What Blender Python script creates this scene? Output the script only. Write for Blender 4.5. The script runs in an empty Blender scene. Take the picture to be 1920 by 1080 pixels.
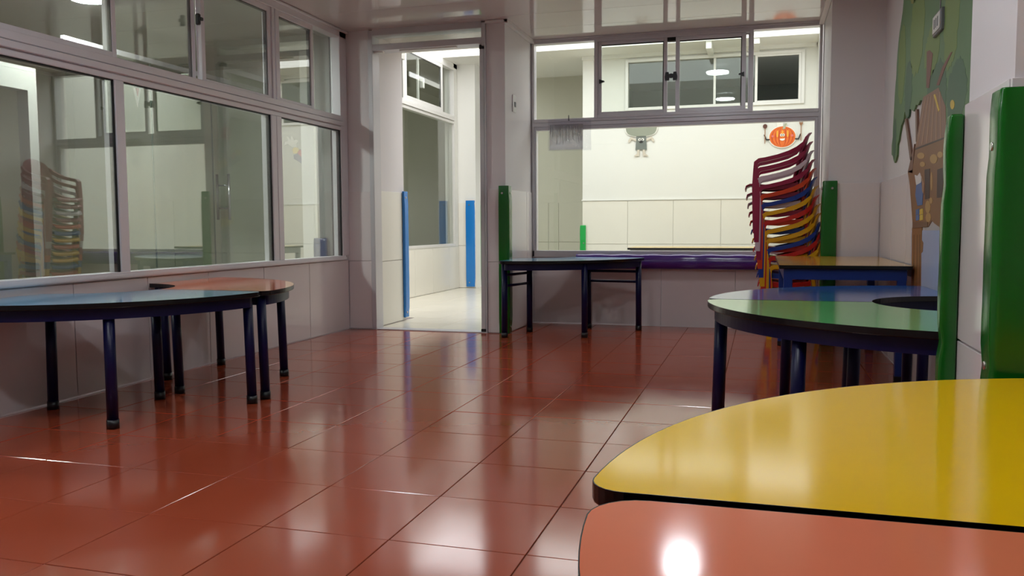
import bpy, bmesh, math, random
from mathutils import Vector, Matrix
random.seed(7)
PI = math.pi
S = bpy.context.scene
COL = S.collection

# ------------------------------------------------------------------ camera
F_PX, YAW, PITCH, ROLL, CAM_H = 1584.05, -0.286752, 0.0735466, 0.0049161, 0.8781
def camera():
    cy, sy, cp, sp = math.cos(YAW), math.sin(YAW), math.cos(PITCH), math.sin(PITCH)
    fw = Vector((sy * cp, cy * cp, -sp)); rt = Vector((cy, -sy, 0)); dn = fw.cross(rt)
    cr, sr = math.cos(ROLL), math.sin(ROLL)
    r2 = cr * rt + sr * dn; d2 = -sr * rt + cr * dn
    m = Matrix((r2, -d2, -fw)).transposed().to_4x4()
    m.translation = Vector((0, 0, CAM_H))
    c = bpy.data.cameras.new('camera'); c.sensor_width = 36; c.lens = F_PX * 36 / 1920
    c.clip_start = 0.02
    o = bpy.data.objects.new('camera', c); COL.objects.link(o); o.matrix_world = m
    S.camera = o
camera()

# ------------------------------------------------------------------ sky, lamps' power, exposure
SKY, LAMP, NEAR_FILL, FAR_LAMP = 3.2, 42.0, 112.0, 330.0
w = bpy.data.worlds.new('sky'); S.world = w; w.use_nodes = True
bg = w.node_tree.nodes['Background']
bg.inputs[0].default_value = (0.98, 0.99, 1.0, 1); bg.inputs[1].default_value = SKY
S.view_settings.view_transform = 'Standard'; S.view_settings.look = 'None'
S.view_settings.gamma = 1; S.view_settings.use_curve_mapping = False
S.view_settings.exposure = 0.38
S.cycles.max_bounces = 12; S.cycles.diffuse_bounces = 5; S.cycles.glossy_bounces = 6
S.cycles.transparent_max_bounces = 24; S.cycles.transmission_bounces = 8
S.cycles.sample_clamp_indirect = 8
def portal(x0, x1, y0, y1, z):
    l = bpy.data.lights.new('skylight_portal', 'AREA'); l.shape = 'RECTANGLE'
    l.size = x1 - x0; l.size_y = y1 - y0; l.cycles.is_portal = True
    o = bpy.data.objects.new('skylight_portal', l); COL.objects.link(o)
    o.location = ((x0 + x1) / 2, (y0 + y1) / 2, z)
portal(-4.1, 0.56, 7.47, 9.7, 3.0)

# ------------------------------------------------------------------ materials
MATS = {}
def lin(c):
    return tuple(((v / 255) / 12.92 if v / 255 <= 0.04045 else (((v / 255) + 0.055) / 1.055) ** 2.4) for v in c)
def mat(name, rgb, rough=0.5, metal=0.0, spec=0.5, noise=0.0, nscale=6.0, bump=0.0, bscale=40.0, coat=0.0, rvar=0.0):
    m = bpy.data.materials.new(name); m.use_nodes = True
    nt = m.node_tree; b = nt.nodes['Principled BSDF']
    c = lin(rgb)
    b.inputs['Base Color'].default_value = (*c, 1)
    b.inputs['Roughness'].default_value = rough; b.inputs['Metallic'].default_value = metal
    b.inputs['Specular IOR Level'].default_value = spec
    b.inputs['Coat Weight'].default_value = coat; b.inputs['Coat Roughness'].default_value = 0.05
    tc = nt.nodes.new('ShaderNodeTexCoord')
    if noise or rvar:
        n = nt.nodes.new('ShaderNodeTexNoise'); n.inputs['Scale'].default_value = nscale; n.inputs['Detail'].default_value = 5
        nt.links.new(tc.outputs['Object'], n.inputs['Vector'])
        if noise:
            mr = nt.nodes.new('ShaderNodeMapRange'); mr.inputs['To Min'].default_value = 1 - noise; mr.inputs['To Max'].default_value = 1 + noise
            nt.links.new(n.outputs['Fac'], mr.inputs['Value'])
            mx = nt.nodes.new('ShaderNodeVectorMath'); mx.operation = 'SCALE'; mx.inputs[0].default_value = c
            nt.links.new(mr.outputs['Result'], mx.inputs['Scale'])
            nt.links.new(mx.outputs['Vector'], b.inputs['Base Color'])
        if rvar:
            m2 = nt.nodes.new('ShaderNodeMapRange'); m2.inputs['To Min'].default_value = rough - rvar; m2.inputs['To Max'].default_value = rough + rvar
            nt.links.new(n.outputs['Fac'], m2.inputs['Value']); nt.links.new(m2.outputs['Result'], b.inputs['Roughness'])
    if bump:
        n = nt.nodes.new('ShaderNodeTexNoise'); n.inputs['Scale'].default_value = bscale; n.inputs['Detail'].default_value = 4
        nt.links.new(tc.outputs['Object'], n.inputs['Vector'])
        bp = nt.nodes.new('ShaderNodeBump'); bp.inputs['Strength'].default_value = bump; bp.inputs['Distance'].default_value = 0.01
        nt.links.new(n.outputs['Fac'], bp.inputs['Height']); nt.links.new(bp.outputs['Normal'], b.inputs['Normal'])
    MATS[name] = m
    return m
def glass(name, tint, f0=0.045):
    m = bpy.data.materials.new(name); m.use_nodes = True; nt = m.node_tree; nt.nodes.clear()
    out = nt.nodes.new('ShaderNodeOutputMaterial'); mix = nt.nodes.new('ShaderNodeMixShader')
    tr = nt.nodes.new('ShaderNodeBsdfTransparent'); tr.inputs[0].default_value = (*tint, 1)
    gl = nt.nodes.new('ShaderNodeBsdfGlossy'); gl.inputs['Roughness'].default_value = 0.0; gl.inputs['Color'].default_value = (1, 1, 1, 1)
    g = nt.nodes.new('ShaderNodeNewGeometry'); d = nt.nodes.new('ShaderNodeVectorMath'); d.operation = 'DOT_PRODUCT'
    nt.links.new(g.outputs['Normal'], d.inputs[0]); nt.links.new(g.outputs['Incoming'], d.inputs[1])
    def mth(op, a, b=None):
        n = nt.nodes.new('ShaderNodeMath'); n.operation = op
        for i, v in enumerate((a, b)):
            if v is None: continue
            if isinstance(v, (int, float)): n.inputs[i].default_value = v
            else: nt.links.new(v, n.inputs[i])
        return n.outputs[0]
    c = mth('ABSOLUTE', d.outputs['Value'])
    k = mth('POWER', mth('SUBTRACT', 1.0, c), 5.0)
    f = mth('ADD', mth('MULTIPLY', k, 1 - f0), f0)
    nt.links.new(f, mix.inputs[0]); nt.links.new(tr.outputs[0], mix.inputs[1]); nt.links.new(gl.outputs[0], mix.inputs[2])
    nt.links.new(mix.outputs[0], out.inputs[0])
    MATS[name] = m
    return m
def emit(name, rgb, strength):
    m = bpy.data.materials.new(name); m.use_nodes = True; nt = m.node_tree; nt.nodes.clear()
    out = nt.nodes.new('ShaderNodeOutputMaterial'); e = nt.nodes.new('ShaderNodeEmission')
    e.inputs[0].default_value = (*rgb, 1); e.inputs[1].default_value = strength
    nt.links.new(e.outputs[0], out.inputs[0]); MATS[name] = m
    return m
WALL = mat('white_paint', (222, 217, 218), 0.55, noise=0.03, nscale=2.5, bump=0.03, bscale=90)
PWALL = mat('courtyard_paint', (229, 228, 222), 0.6, noise=0.03, nscale=2.5, bump=0.05, bscale=60)
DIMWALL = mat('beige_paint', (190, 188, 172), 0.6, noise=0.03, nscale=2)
TILE_W = mat('white_wall_tile', (224, 216, 216), 0.13, noise=0.02, nscale=3)
PTILE = mat('courtyard_wall_tile', (230, 226, 215), 0.2, noise=0.03, nscale=3)
GROUT_W = mat('white_grout', (150, 143, 142), 0.9)
CEIL = mat('glossy_ceiling_plastic', (206, 196, 194), 0.07, spec=0.9, noise=0.02, nscale=1.5, bump=0.01, bscale=3)
FLOOR_T = mat('red_floor_tile', (164, 74, 48), 0.12, spec=0.85, noise=0.05, nscale=5, bump=0.012, bscale=9, rvar=0.05)
GROUT_F = mat('floor_grout', (120, 70, 52), 0.85, noise=0.1, nscale=20)
PFLOOR = mat('courtyard_floor_tile', (226, 220, 204), 0.25, noise=0.03, nscale=4)
ALU = mat('aluminium_frame', (204, 202, 206), 0.36, metal=0.3, noise=0.02, nscale=12)
ALU_LIT = mat('lamplit_aluminium_frame', (226, 224, 228), 0.36, metal=0.12, noise=0.02, nscale=12)  # same aluminium, lightened to stand in for lamplight on the left frames
ALU_W = mat('pale_aluminium_frame', (226, 224, 220), 0.4, metal=0.2, noise=0.02, nscale=12)
GASKET = mat('black_gasket', (16, 16, 17), 0.6)
BLACK = mat('black_plastic', (17, 17, 20), 0.35)
EDGE = mat('black_table_edge', (14, 13, 15), 0.22)
NAVY = mat('navy_painted_steel', (6, 8, 58), 0.36, spec=0.35, noise=0.05, nscale=10)
NAVY2 = mat('blue_painted_steel', (22, 52, 128), 0.32, noise=0.05, nscale=10)
def laminate(n, c): return mat(n, c, 0.11, spec=0.6, noise=0.03, nscale=4, bump=0.006, bscale=14, rvar=0.03)
L_BLUE = laminate('blue_laminate', (40, 96, 170)); L_CYAN = laminate('light_blue_laminate', (104, 166, 204))
L_YEL = laminate('yellow_laminate', (238, 190, 10)); L_CORAL = laminate('coral_laminate', (224, 122, 88))
L_ORANGE = laminate('orange_laminate', (222, 110, 60)); L_GREEN = laminate('green_laminate', (98, 186, 112))
L_OCHRE = laminate('ochre_laminate', (222, 168, 60))
def vinyl(n, c): return mat(n, c, 0.22, spec=0.6, noise=0.04, nscale=5, bump=0.12, bscale=7)
V_GREEN = vinyl('green_vinyl', (8, 98, 18)); V_BLUE = vinyl('blue_vinyl', (20, 120, 200)); V_PURPLE = vinyl('purple_vinyl', (74, 34, 128))
V_NAVY = vinyl('dark_blue_vinyl', (24, 54, 104)); V_LGREEN = vinyl('bright_green_vinyl', (20, 160, 70))
STUD = mat('metal_stud', (190, 186, 178), 0.25, metal=0.9)
CHAIR = {k: mat(k + '_chair_plastic', c, 0.28, spec=0.5, noise=0.03, nscale=8) for k, c in dict(
    maroon=(150, 24, 66), pale=(206, 186, 196), orange=(206, 62, 22), blue=(22, 54, 140), yellow=(226, 168, 18), red=(196, 34, 24)).items()}
CHROME = mat('brushed_steel', (190, 190, 190), 0.25, metal=1.0)
PLATE = mat('white_switch_plastic', (226, 224, 222), 0.35)
GREYP = mat('grey_plastic', (120, 120, 124), 0.4)
GLASS_L = glass('green_tinted_glass', (0.90, 0.94, 0.90), 0.19)
GLASS_D = glass('door_glass', (0.93, 0.96, 0.93), 0.04)
GLASS_F = glass('clear_glass', (0.95, 0.97, 0.95), 0.035)
POCKET = glass('clear_plastic_film', (0.93, 0.93, 0.95), 0.03)
def sheer(n, rgb, through):
    m = mat(n, rgb, .6); nt = m.node_tree; mx = nt.nodes.new('ShaderNodeMixShader'); tr = nt.nodes.new('ShaderNodeBsdfTransparent'); tl = nt.nodes.new('ShaderNodeBsdfTranslucent'); ad = nt.nodes.new('ShaderNodeMixShader')
    tl.inputs[0].default_value = (*lin(rgb), 1); ad.inputs[0].default_value = .5; mx.inputs[0].default_value = through
    nt.links.new(nt.nodes['Principled BSDF'].outputs[0], ad.inputs[1]); nt.links.new(tl.outputs[0], ad.inputs[2])
    nt.links.new(ad.outputs[0], mx.inputs[1]); nt.links.new(tr.outputs[0], mx.inputs[2]); nt.links.new(mx.outputs[0], nt.nodes['Material Output'].inputs[0])
    return m
LAMP_M = emit('led_diffuser', (0.88, 0.94, 1.0), LAMP)
LAMP_N = emit('near_fill_diffuser', (0.88, 0.94, 1.0), NEAR_FILL)  # boosted emission of the unseen near lamps, brightens the foreground
LAMP2_M = emit('led_diffuser_next_room', (0.96, 0.98, 1.0), FAR_LAMP)
def flat(n, c, r=0.5): return mat(n, c, r, noise=0.05, nscale=14)

# ------------------------------------------------------------------ mesh helpers
class MB:
    def __init__(s): s.bm = bmesh.new(); s.mi = 0
    def face(s, vs, mi=None):
        try: f = s.bm.faces.new(vs)
        except ValueError: return None
        f.material_index = s.mi if mi is None else mi
        return f
    def box(s, x0, x1, y0, y1, z0, z1, ch=0.0):
        if x0 > x1: x0, x1 = x1, x0
        if y0 > y1: y0, y1 = y1, y0
        if z0 > z1: z0, z1 = z1, z0
        v = [s.bm.verts.new(p) for p in ((x0,y0,z0),(x1,y0,z0),(x1,y1,z0),(x0,y1,z0),(x0,y0,z1),(x1,y0,z1),(x1,y1,z1),(x0,y1,z1))]
        fs = [s.face([v[i] for i in q]) for q in ((3,2,1,0),(4,5,6,7),(0,1,5,4),(1,2,6,5),(2,3,7,6),(3,0,4,7))]
        if ch:
            es = {e for f in fs for e in f.edges}
            bmesh.ops.bevel(s.bm, geom=list(es), offset=ch, segments=1, affect='EDGES', profile=0.5)
        return s
    def prism(s, pts, z0, z1, axis='z', inset=0.0, top_mi=None):
        """extrude a polygon (list of 2-D points); axis = extrusion axis"""
        def P(p, h):
            return {'z': (p[0], p[1], h), 'x': (h, p[0], p[1]), 'y': (p[0], h, p[1])}[axis]
        a = [s.bm.verts.new(P(p, z0)) for p in pts]; b = [s.bm.verts.new(P(p, z1)) for p in pts]
        n = len(pts)
        s.face(list(reversed(a)))
        top = s.face(b)
        for i in range(n): s.face([a[i], a[(i+1)%n], b[(i+1)%n], b[i]])
        if inset and top:
            bmesh.ops.inset_region(s.bm, faces=[top], thickness=inset, depth=0)
            if top_mi is not None: top.material_index = top_mi
        return s
    def tube(s, a, b, r, r2=None, seg=14, cap=True):
        a, b = Vector(a), Vector(b); r2 = r if r2 is None else r2
        d = (b - a).normalized(); u = d.orthogonal().normalized(); v = d.cross(u)
        A, B = [], []
        for i in range(seg):
            t = 2*PI*i/seg; o = u*math.cos(t) + v*math.sin(t)
            A.append(s.bm.verts.new(a + o*r)); B.append(s.bm.verts.new(b + o*r2))
        for i in range(seg):
            f = s.face([A[i], A[(i+1)%seg], B[(i+1)%seg], B[i]])
            if f: f.smooth = True
        if cap: s.face(list(reversed(A))); s.face(B)
        return s
    def sweep(s, path, w, h):
        """rectangular band swept along points in the x-z plane; w along y, h across; w, h lists or numbers; path y allowed"""
        n = len(path); R = []
        for i, p in enumerate(path):
            p = Vector(p); q = Vector(path[max(i-1,0)]); r = Vector(path[min(i+1,n-1)])
            t = (r - q).normalized(); side = Vector((0,1,0)); up = t.cross(side).normalized()
            ww = w[i] if isinstance(w, (list,tuple)) else w; hh = h[i] if isinstance(h, (list,tuple)) else h
            R.append([s.bm.verts.new(p + side*sx*ww/2 + up*sz*hh/2) for sx, sz in ((-1,-1),(1,-1),(1,1),(-1,1))])
        for i in range(n-1):
            for k in range(4): s.face([R[i][k], R[i][(k+1)%4], R[i+1][(k+1)%4], R[i+1][k]])
        s.face(list(reversed(R[0]))); s.face(R[-1])
        return s
    def shell(s, grid, th):
        """grid[i][j] of points -> closed sheet of thickness th"""
        n, m = len(grid), len(grid[0])
        g = [[Vector(p) for p in r] for r in grid]
        def nrm(i, j):
            du = g[min(i+1,n-1)][j] - g[max(i-1,0)][j]; dv = g[i][min(j+1,m-1)] - g[i][max(j-1,0)]
            return du.cross(dv).normalized()
        A = [[s.bm.verts.new(g[i][j] + nrm(i,j)*th/2) for j in range(m)] for i in range(n)]
        B = [[s.bm.verts.new(g[i][j] - nrm(i,j)*th/2) for j in range(m)] for i in range(n)]
        for i in range(n-1):
            for j in range(m-1):
                f = s.face([A[i][j], A[i+1][j], A[i+1][j+1], A[i][j+1]]); f.smooth = True
                f = s.face([B[i][j], B[i][j+1], B[i+1][j+1], B[i+1][j]]); f.smooth = True
        for i in range(n-1):
            s.face([A[i][0], B[i][0], B[i+1][0], A[i+1][0]]); s.face([A[i][-1], A[i+1][-1], B[i+1][-1], B[i][-1]])
        for j in range(m-1):
            s.face([A[0][j], A[0][j+1], B[0][j+1], B[0][j]]); s.face([A[-1][j], B[-1][j], B[-1][j+1], A[-1][j+1]])
        return s
    def build(s, name, m, parent=None, kind=None, label=None, bevel=0.0, smooth=False, segs=2):
        me = bpy.data.meshes.new(name)
        bmesh.ops.recalc_face_normals(s.bm, faces=s.bm.faces)
        if smooth:
            for f in s.bm.faces: f.smooth = True
        s.bm.to_mesh(me); s.bm.free()
        for k in (m if isinstance(m, (list, tuple)) else [m]): me.materials.append(k)
        o = bpy.data.objects.new(name, me); COL.objects.link(o)
        if parent: attach(o, parent)
        if kind: o['kind'] = kind
        if label: o['label'] = label
        if bevel:
            b = o.modifiers.new('bevel', 'BEVEL'); b.width = bevel; b.segments = segs; b.limit_method = 'ANGLE'; b.angle_limit = 0.6
        return o
def world_loc(o):
    v = Vector((0,0,0))
    while o is not None:
        v += o.location; 
        if o.parent: v += o.matrix_parent_inverse.translation
        o = o.parent
    return v
def attach(o, parent):
    o.parent = parent; o.matrix_parent_inverse = Matrix.Translation(-world_loc(parent))
def thing(name, label, cat, loc, group=None):
    o = bpy.data.objects.new(name, None); COL.objects.link(o); o.location = loc
    o.empty_display_size = 0.05
    return tag(o, label, cat, group)
def tag(o, label, cat, group=None):
    o['label'] = label; o['category'] = cat
    if group: o['group'] = group
    return o
def box(name, m, x0, x1, y0, y1, z0, z1, parent=None, kind=None, ch=0.0, **k):
    return MB().box(x0,x1,y0,y1,z0,z1,ch).build(name, m, parent, kind, **k)
def struct(name, m, *b): return box(name, m, *b, kind='structure')
def children(o): return [c for c in bpy.data.objects if c.parent == o]
def copy_tree(o, dx, label, parent=None):
    c = o.copy(); COL.objects.link(c)
    if parent is None: c.location = o.location + Vector(dx); c['label'] = label
    else: c.parent = parent; c.matrix_parent_inverse = o.matrix_parent_inverse.copy()
    for ch in children(o): copy_tree(ch, dx, None, c)
    return c

# plane boxes: plane 'x' or 'y' at coordinate c, u along the plane, d away from it (signed world direction)
def pbox(mb, pl, c, u0, u1, z0, z1, d0, d1, ch=0.0):
    if pl == 'x': mb.box(c+d0, c+d1, u0, u1, z0, z1, ch)
    else: mb.box(u0, u1, c+d0, c+d1, z0, z1, ch)
def wall_tiles(parent, pl, c, us, zs, d, m, gap=0.0025):
    """one child object per tile; us, zs joint coordinates; d signed thickness"""
    for i in range(len(us)-1):
        for j in range(len(zs)-1):
            if us[i+1]-us[i] < 0.02: continue
            mb = MB(); pbox(mb, pl, c, us[i]+gap, us[i+1]-gap, zs[j]+gap, zs[j+1]-gap, 0.0, d, 0.0012)
            mb.build('tile', m, parent)

# ------------------------------------------------------------------ room dimensions
XL, XR, YD, YF, ZC = -3.39, 0.81, 6.55, 7.37, 2.51
YB = -2.2
XP, XA = -1.975, 0.45       # pillar beside the door, alcove right side
ROWZ = [0.004, 0.585, 1.175]

# floor with single tiles
floor = MB().box(XL, XR, YB, YF, -0.10, -0.0045).build('floor', GROUT_F, kind='structure')
T = 0.40; GX, GY = -1.3903, 2.1202
tile_me = {}
def clipped_tile(x0, x1, y0, y1):
    key = (round(x1-x0,3), round(y1-y0,3)); cx, cy = (x0+x1)/2, (y0+y1)/2
    if key not in tile_me:
        mb = MB().box(-(x1-x0)/2, (x1-x0)/2, -(y1-y0)/2, (y1-y0)/2, -0.006, 0.0, 0.0012)
        me = bpy.data.meshes.new('tile'); bmesh.ops.recalc_face_normals(mb.bm, faces=mb.bm.faces); mb.bm.to_mesh(me); mb.bm.free(); me.materials.append(FLOOR_T)
        tile_me[key] = me
    o = bpy.data.objects.new('tile', tile_me[key]); COL.objects.link(o); o.parent = floor
    o.location = (cx, cy, 0)
    o.rotation_euler = (random.gauss(0, .0011), random.gauss(0, .0011), 0)
for i in range(-5, 6):
    for j in range(-8, 14):
        x0, x1 = GX+i*T+.0018, GX+(i+1)*T-.0018; y0, y1 = GY+j*T+.0018, GY+(j+1)*T-.0018
        x1 = min(x1, XR-.002); y1 = min(y1, YF-.002)
        if y0 > YD: x0, x1 = max(x0, XP+.002), min(x1, XA-.002)
        elif y1 > YD and (x1 < XP or x0 > XA): y1 = YD-.002
        if x1-x0 > .02 and y1-y0 > .02: clipped_tile(x0, x1, y0, y1)

# ceiling with glossy panels
ceiling = MB().box(XL-.2, XR+.2, YB, YF+.1, ZC+.012, ZC+.2).build('ceiling', GROUT_W, kind='structure')
ys = [YF+.02, 6.92]
while ys[-1] > YB: ys.append(ys[-1]-0.475 if len(ys) > 2 else 6.445)
for a, b in zip(ys, ys[1:]):
    box('ceiling_panel', CEIL, XL-.02, XR+.02, max(b, YB)+.0012, a-.0012, ZC, ZC+.01, parent=ceiling, ch=0.0008)

# left wall: parapet under the glazing, header above
wall_left = struct('wall_left', WALL, XL-.16, XL-.012, YB, YD+.0, -.1, .597)
wall_tiles(wall_left, 'x', XL-.012, [YB, -1.4, -.8, -.18, .44, 1.06, 1.68, 2.3, 2.91, 3.52, 4.07, 4.63, 5.26, 5.89, YD-.002], [0.004, 0.594], .012, TILE_W)
# door wall: left pier, header, right pier
def pier(name, x0, x1, y0, y1, zt=ZC+.01): return struct(name, WALL, x0, x1, y0, y1, -.1, zt)
wall_back = pier('wall_back_left', XL-.14, -3.172, YD+.01, YD+.13)
wall_tiles(wall_back, 'y', YD+.01, [XL+.002, -3.175], ROWZ, -.01, TILE_W)
block = pier('wall_passage', -3.70, -3.2, YD+.132, 7.30, 3.1)
wall_tiles(block, 'x', -3.2, [YD+.14, 7.296], [0.004, .57, 1.19], .01, PTILE)
pillar = pier('pillar', -2.14, XP-.01, YD+.01, YF+.10)
wall_tiles(pillar, 'y', YD+.01, [-2.138, XP-.002], ROWZ, -.01, TILE_W)
wall_tiles(pillar, 'x', XP-.01, [YD+.0, 7.17, YF-.03], ROWZ, .01, TILE_W)
# far wall under the window
wall_far = struct('wall_far', WALL, XP-.01, XA+.2, YF+.012, YF+.14, -.1, .60)
wall_tiles(wall_far, 'y', YF+.012, [XP+.004, -1.434, -.825, -.204, XA-.002], [0.004, .585], -.012, TILE_W)
# right of the alcove
wall_alc = pier('wall_back_right', XA+.01, XR+.02, YD+.01, YF+.14)
wall_tiles(wall_alc, 'y', YD+.01, [XA+.002, XR-.002], ROWZ, -.01, TILE_W)
wall_tiles(wall_alc, 'x', XA+.01, [YD, YF-.02], ROWZ, -.01, TILE_W)
wall_right = struct('wall_right', WALL, XR+.01, XR+.16, YB, YD+.03, -.1, ZC+.01)
wall_tiles(wall_right, 'x', XR+.01, [YB, -1.4, -.8, -.2, .4, 1.0, 1.6, 1.97, 2.36, 3.0, 3.6, 4.2, 4.8, 5.4, 5.98, YD-.012], ROWZ, -.01, TILE_W)
# column with padded corners on the right
column = struct('pillar', WALL, .49, XR, 1.965, 2.36, 0, ZC+.01)
wall_tiles(column, 'x', .49, [1.965, 2.36], ROWZ, -.01, TILE_W)
wall_tiles(column, 'y', 1.965, [.48, XR-.003], ROWZ, -.01, TILE_W)
wall_front = struct('wall_front', WALL, XL-.2, XR+.2, YB-.12, YB, -.1, ZC+.2)
# cornices
mb = MB(); mb.box(XP-.008, XP+.022, YD-.02, YF-.02, ZC-.03, ZC-.001).box(-2.14, XP+.02, YD-.02, YD+.006, ZC-.022, ZC-.001); mb.build('trim_1', WALL, kind='structure')
mb = MB(); mb.box(XA-.03, XA+.006, YD-.02, YF-.02, ZC-.03, ZC-.001).box(XA-.03, XR-.01, YD-.02, YD+.006, ZC-.022, ZC-.001); mb.build('trim_2', WALL, kind='structure')
mb = MB(); mb.box(XP+.02, XA-.03, YF-.045, YF-.01, ZC-.012, ZC-.001); mb.build('trim_3', ALU, kind='structure')

# ------------------------------------------------------------------ windows
def frame_rect(mb, pl, c, u0, u1, z0, z1, w, d0, d1, wb=None):
    wb = wb or w
    pbox(mb, pl, c, u0, u0+w, z0, z1, d0, d1, .002); pbox(mb, pl, c, u1-w, u1, z0, z1, d0, d1, .002)
    pbox(mb, pl, c, u0+w, u1-w, z0, z0+wb, d0, d1, .002); pbox(mb, pl, c, u0+w, u1-w, z1-w, z1, d0, d1, .002)
def sash(parent, pl, c, u0, u1, z0, z1, w, d0, d1, g, m=ALU, wb=None, gask=True):
    mb = MB(); frame_rect(mb, pl, c, u0, u1, z0, z1, w, d0, d1, wb)
    s_ = mb.build('sash', m, parent)
    pane(s_, pl, c, u0+w, u1-w, z0+(wb or w), z1-w, (d0*.3+d1*.7) if pl == 'x' else (d0+d1)/2, g)
    if gask:
        mb = MB(); e = d0*.25+d1*.75
        k = .007
        pbox(mb, pl, c, u1-w-k, u1-w, z0+(wb or w), z1-w, d0+.004, e); pbox(mb, pl, c, u0+w, u1-w, z1-w-k, z1-w, d0+.004, e)
        mb.build('gasket', GASKET, s_)
    return s_
def pane(parent, pl, c, u0, u1, z0, z1, d, g):
    mb = MB(); pbox(mb, pl, c, u0-.004, u1+.004, z0-.004, z1+.004, d-.0025, d+.0025)
    return mb.build('pane', g, parent)

# left glazing
mb = MB()
pbox(mb, 'x', XL, YB, 6.47, .597, .634, -.075, .02, .003); pbox(mb, 'x', XL, YB, 6.47, .605, .618, .02, .026)
pbox(mb, 'x', XL, 6.435, YD, .634, 2.50, -.075, .012, .003)
pbox(mb, 'x', XL, YB, YD, 2.445, 2.512, -.075, .012, .003); pbox(mb, 'x', XL, YB, YD, 2.49, 2.508, .012, .03, .003)
for a, b, e in ((1.680, 1.712, .008), (1.716, 1.752, .024), (1.756, 1.80, .016)):
    pbox(mb, 'x', XL, YB, 6.47, a, b, -.075, e, .003)
pbox(mb, 'x', XL, YB, 6.435, 1.708, 1.76, -.07, .0)
window_1 = mb.build('window_1', ALU_LIT, kind='structure')
for a, b in ((2.10, 2.17), (.35, .42), (-1.4, -1.33), (3.856, 3.925)):
    mb = MB(); pbox(mb, 'x', XL, a, b, .634, 1.68, -.075, .012, .003); mb.build('mullion', ALU_LIT, window_1)
mb = MB(); pbox(mb, 'x', XL, 5.39, 5.452, .634, 1.68, -.075, .012, .003); pbox(mb, 'x', XL, 5.458, 5.522, .634, 1.68, -.075, .012, .003); pbox(mb, 'x', XL, 5.45, 5.46, .634, 1.68, -.07, 0); mb.build('mullion', ALU_LIT, window_1)
for a, b in ((-1.33, .35), (.42, 2.10), (2.17, 3.856), (3.925, 5.39), (5.522, 6.435)):
    p = pane(window_1, 'x', XL, a, b, .634, 1.68, -.005, GLASS_L)
    mb = MB(); pbox(mb, 'x', XL, b-.010, b, .634, 1.68, -.03, .002); pbox(mb, 'x', XL, a, b, 1.673, 1.68, -.03, .002)
    mb.build('gasket', GASKET, p)
for a, b in ((-1.5, .3), (.34, 2.1)):
    sash(window_1, 'x', XL, a, b, 1.80, 2.445, .035, -.06, -.005, GLASS_L, ALU_LIT)
sash(window_1, 'x', XL, 2.13, 3.90, 1.80, 2.445, .03, -.03, -.005, GLASS_L, ALU_LIT)
sash(window_1, 'x', XL, 3.875, 4.63, 1.78, 2.445, .028, -.075, -.045, GLASS_L, ALU_LIT)
sash(window_1, 'x', XL, 4.635, 5.425, 1.78, 2.445, .036, -.04, .0, GLASS_L, ALU_LIT)
mb = MB(); pbox(mb, 'x', XL, 5.43, 5.46, 1.80, 2.445, -.075, .01, .002); pbox(mb, 'x', XL, 5.475, 5.50, 1.80, 2.445, -.075, .01, .002); mb.build('mullion', ALU_LIT, window_1)
sash(window_1, 'x', XL, 5.502, 6.025, 1.785, 2.445, .036, -.04, .0, GLASS_L, ALU_LIT)
pane(window_1, 'x', XL, 6.025, 6.435, 1.80, 2.445, -.06, GLASS_L)
for y, z in ((4.60, 2.17), (3.885, 2.30)):
    mb = MB(); mb.box(XL-.01, XL+.018, y-.012, y+.012, z-.035, z+.035, .006).box(XL+.01, XL+.03, y-.008, y+.02, z-.008, z+.012, .003); mb.build('latch', BLACK, window_1)

# far window
mb = MB()
pbox(mb, 'y', YF, XP, XA, 2.475, 2.512, -.02, .07, .002)                   # head
pbox(mb, 'y', YF, XP, -1.985+.03, .60, 2.48, -.02, .07, .002); pbox(mb, 'y', YF, .428, XA, .60, 2.48, -.02, .07, .002)
for a, b, e in ((1.722, 1.75, .006), (1.753, 1.785, -.022), (1.788, 1.818, -.012)):
    pbox(mb, 'y', YF, XP, XA, a, b, e, .07, .002)
pbox(mb, 'y', YF, XP, XA, 1.735, 1.81, .0, .06)
pbox(mb, 'y', YF, XP, XA, .597, .655, -.02, .07, .002)
pbox(mb, 'y', YF, -1.957, -1.94, .655, 1.735, -.004, .06, .002); pbox(mb, 'y', YF, .403, .428, .655, 1.735, -.004, .06, .002)
pbox(mb, 'y', YF, -1.415, -1.385, 1.81, 2.48, -.02, .07, .002); pbox(mb, 'y', YF, -.115, -.085, 1.81, 2.48, -.02, .07, .002)
pbox(mb, 'y', YF, -1.385, -.115, 1.81, 1.835, -.018, .07, .002); pbox(mb, 'y', YF, -1.385, -.115, 2.462, 2.48, -.018, .07, .002)
window_2 = mb.build('window_2', ALU, kind='structure')
pane(window_2, 'y', YF, -1.94, .403, .655, 1.735, .03, GLASS_F)
pane(window_2, 'y', YF, -1.945, -1.415, 1.818, 2.475, .03, GLASS_F)
pane(window_2, 'y', YF, -.085, .428, 1.818, 2.475, .03, GLASS_F)
sash(window_2, 'y', YF, -1.385, -.79, 1.833, 2.465, .03, .002, .028, GLASS_F)
sash(window_2, 'y', YF, -.72, -.145, 1.833, 2.465, .034, .002, .028, GLASS_F)
sash(window_2, 'y', YF, -1.385, -.115, 1.833, 2.465, .012, .036, .06, GLASS_F, gask=False)
mb = MB(); pbox(mb, 'y', YF, -.79, -.72, 2.43, 2.465, .0, .05); mb.build('gasket', GASKET, window_2)
for x in (-1.357, -.172):
    sgn = 1 if x < -1 else -1
    mb = MB(); mb.prism([(x-.014*sgn, 2.105), (x+.03*sgn, 2.118), (x+.03*sgn, 2.126), (x-.014*sgn, 2.14)], YF-.02, YF+.004, 'y'); mb.build('latch', BLACK, window_2)
mb = MB()
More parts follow.
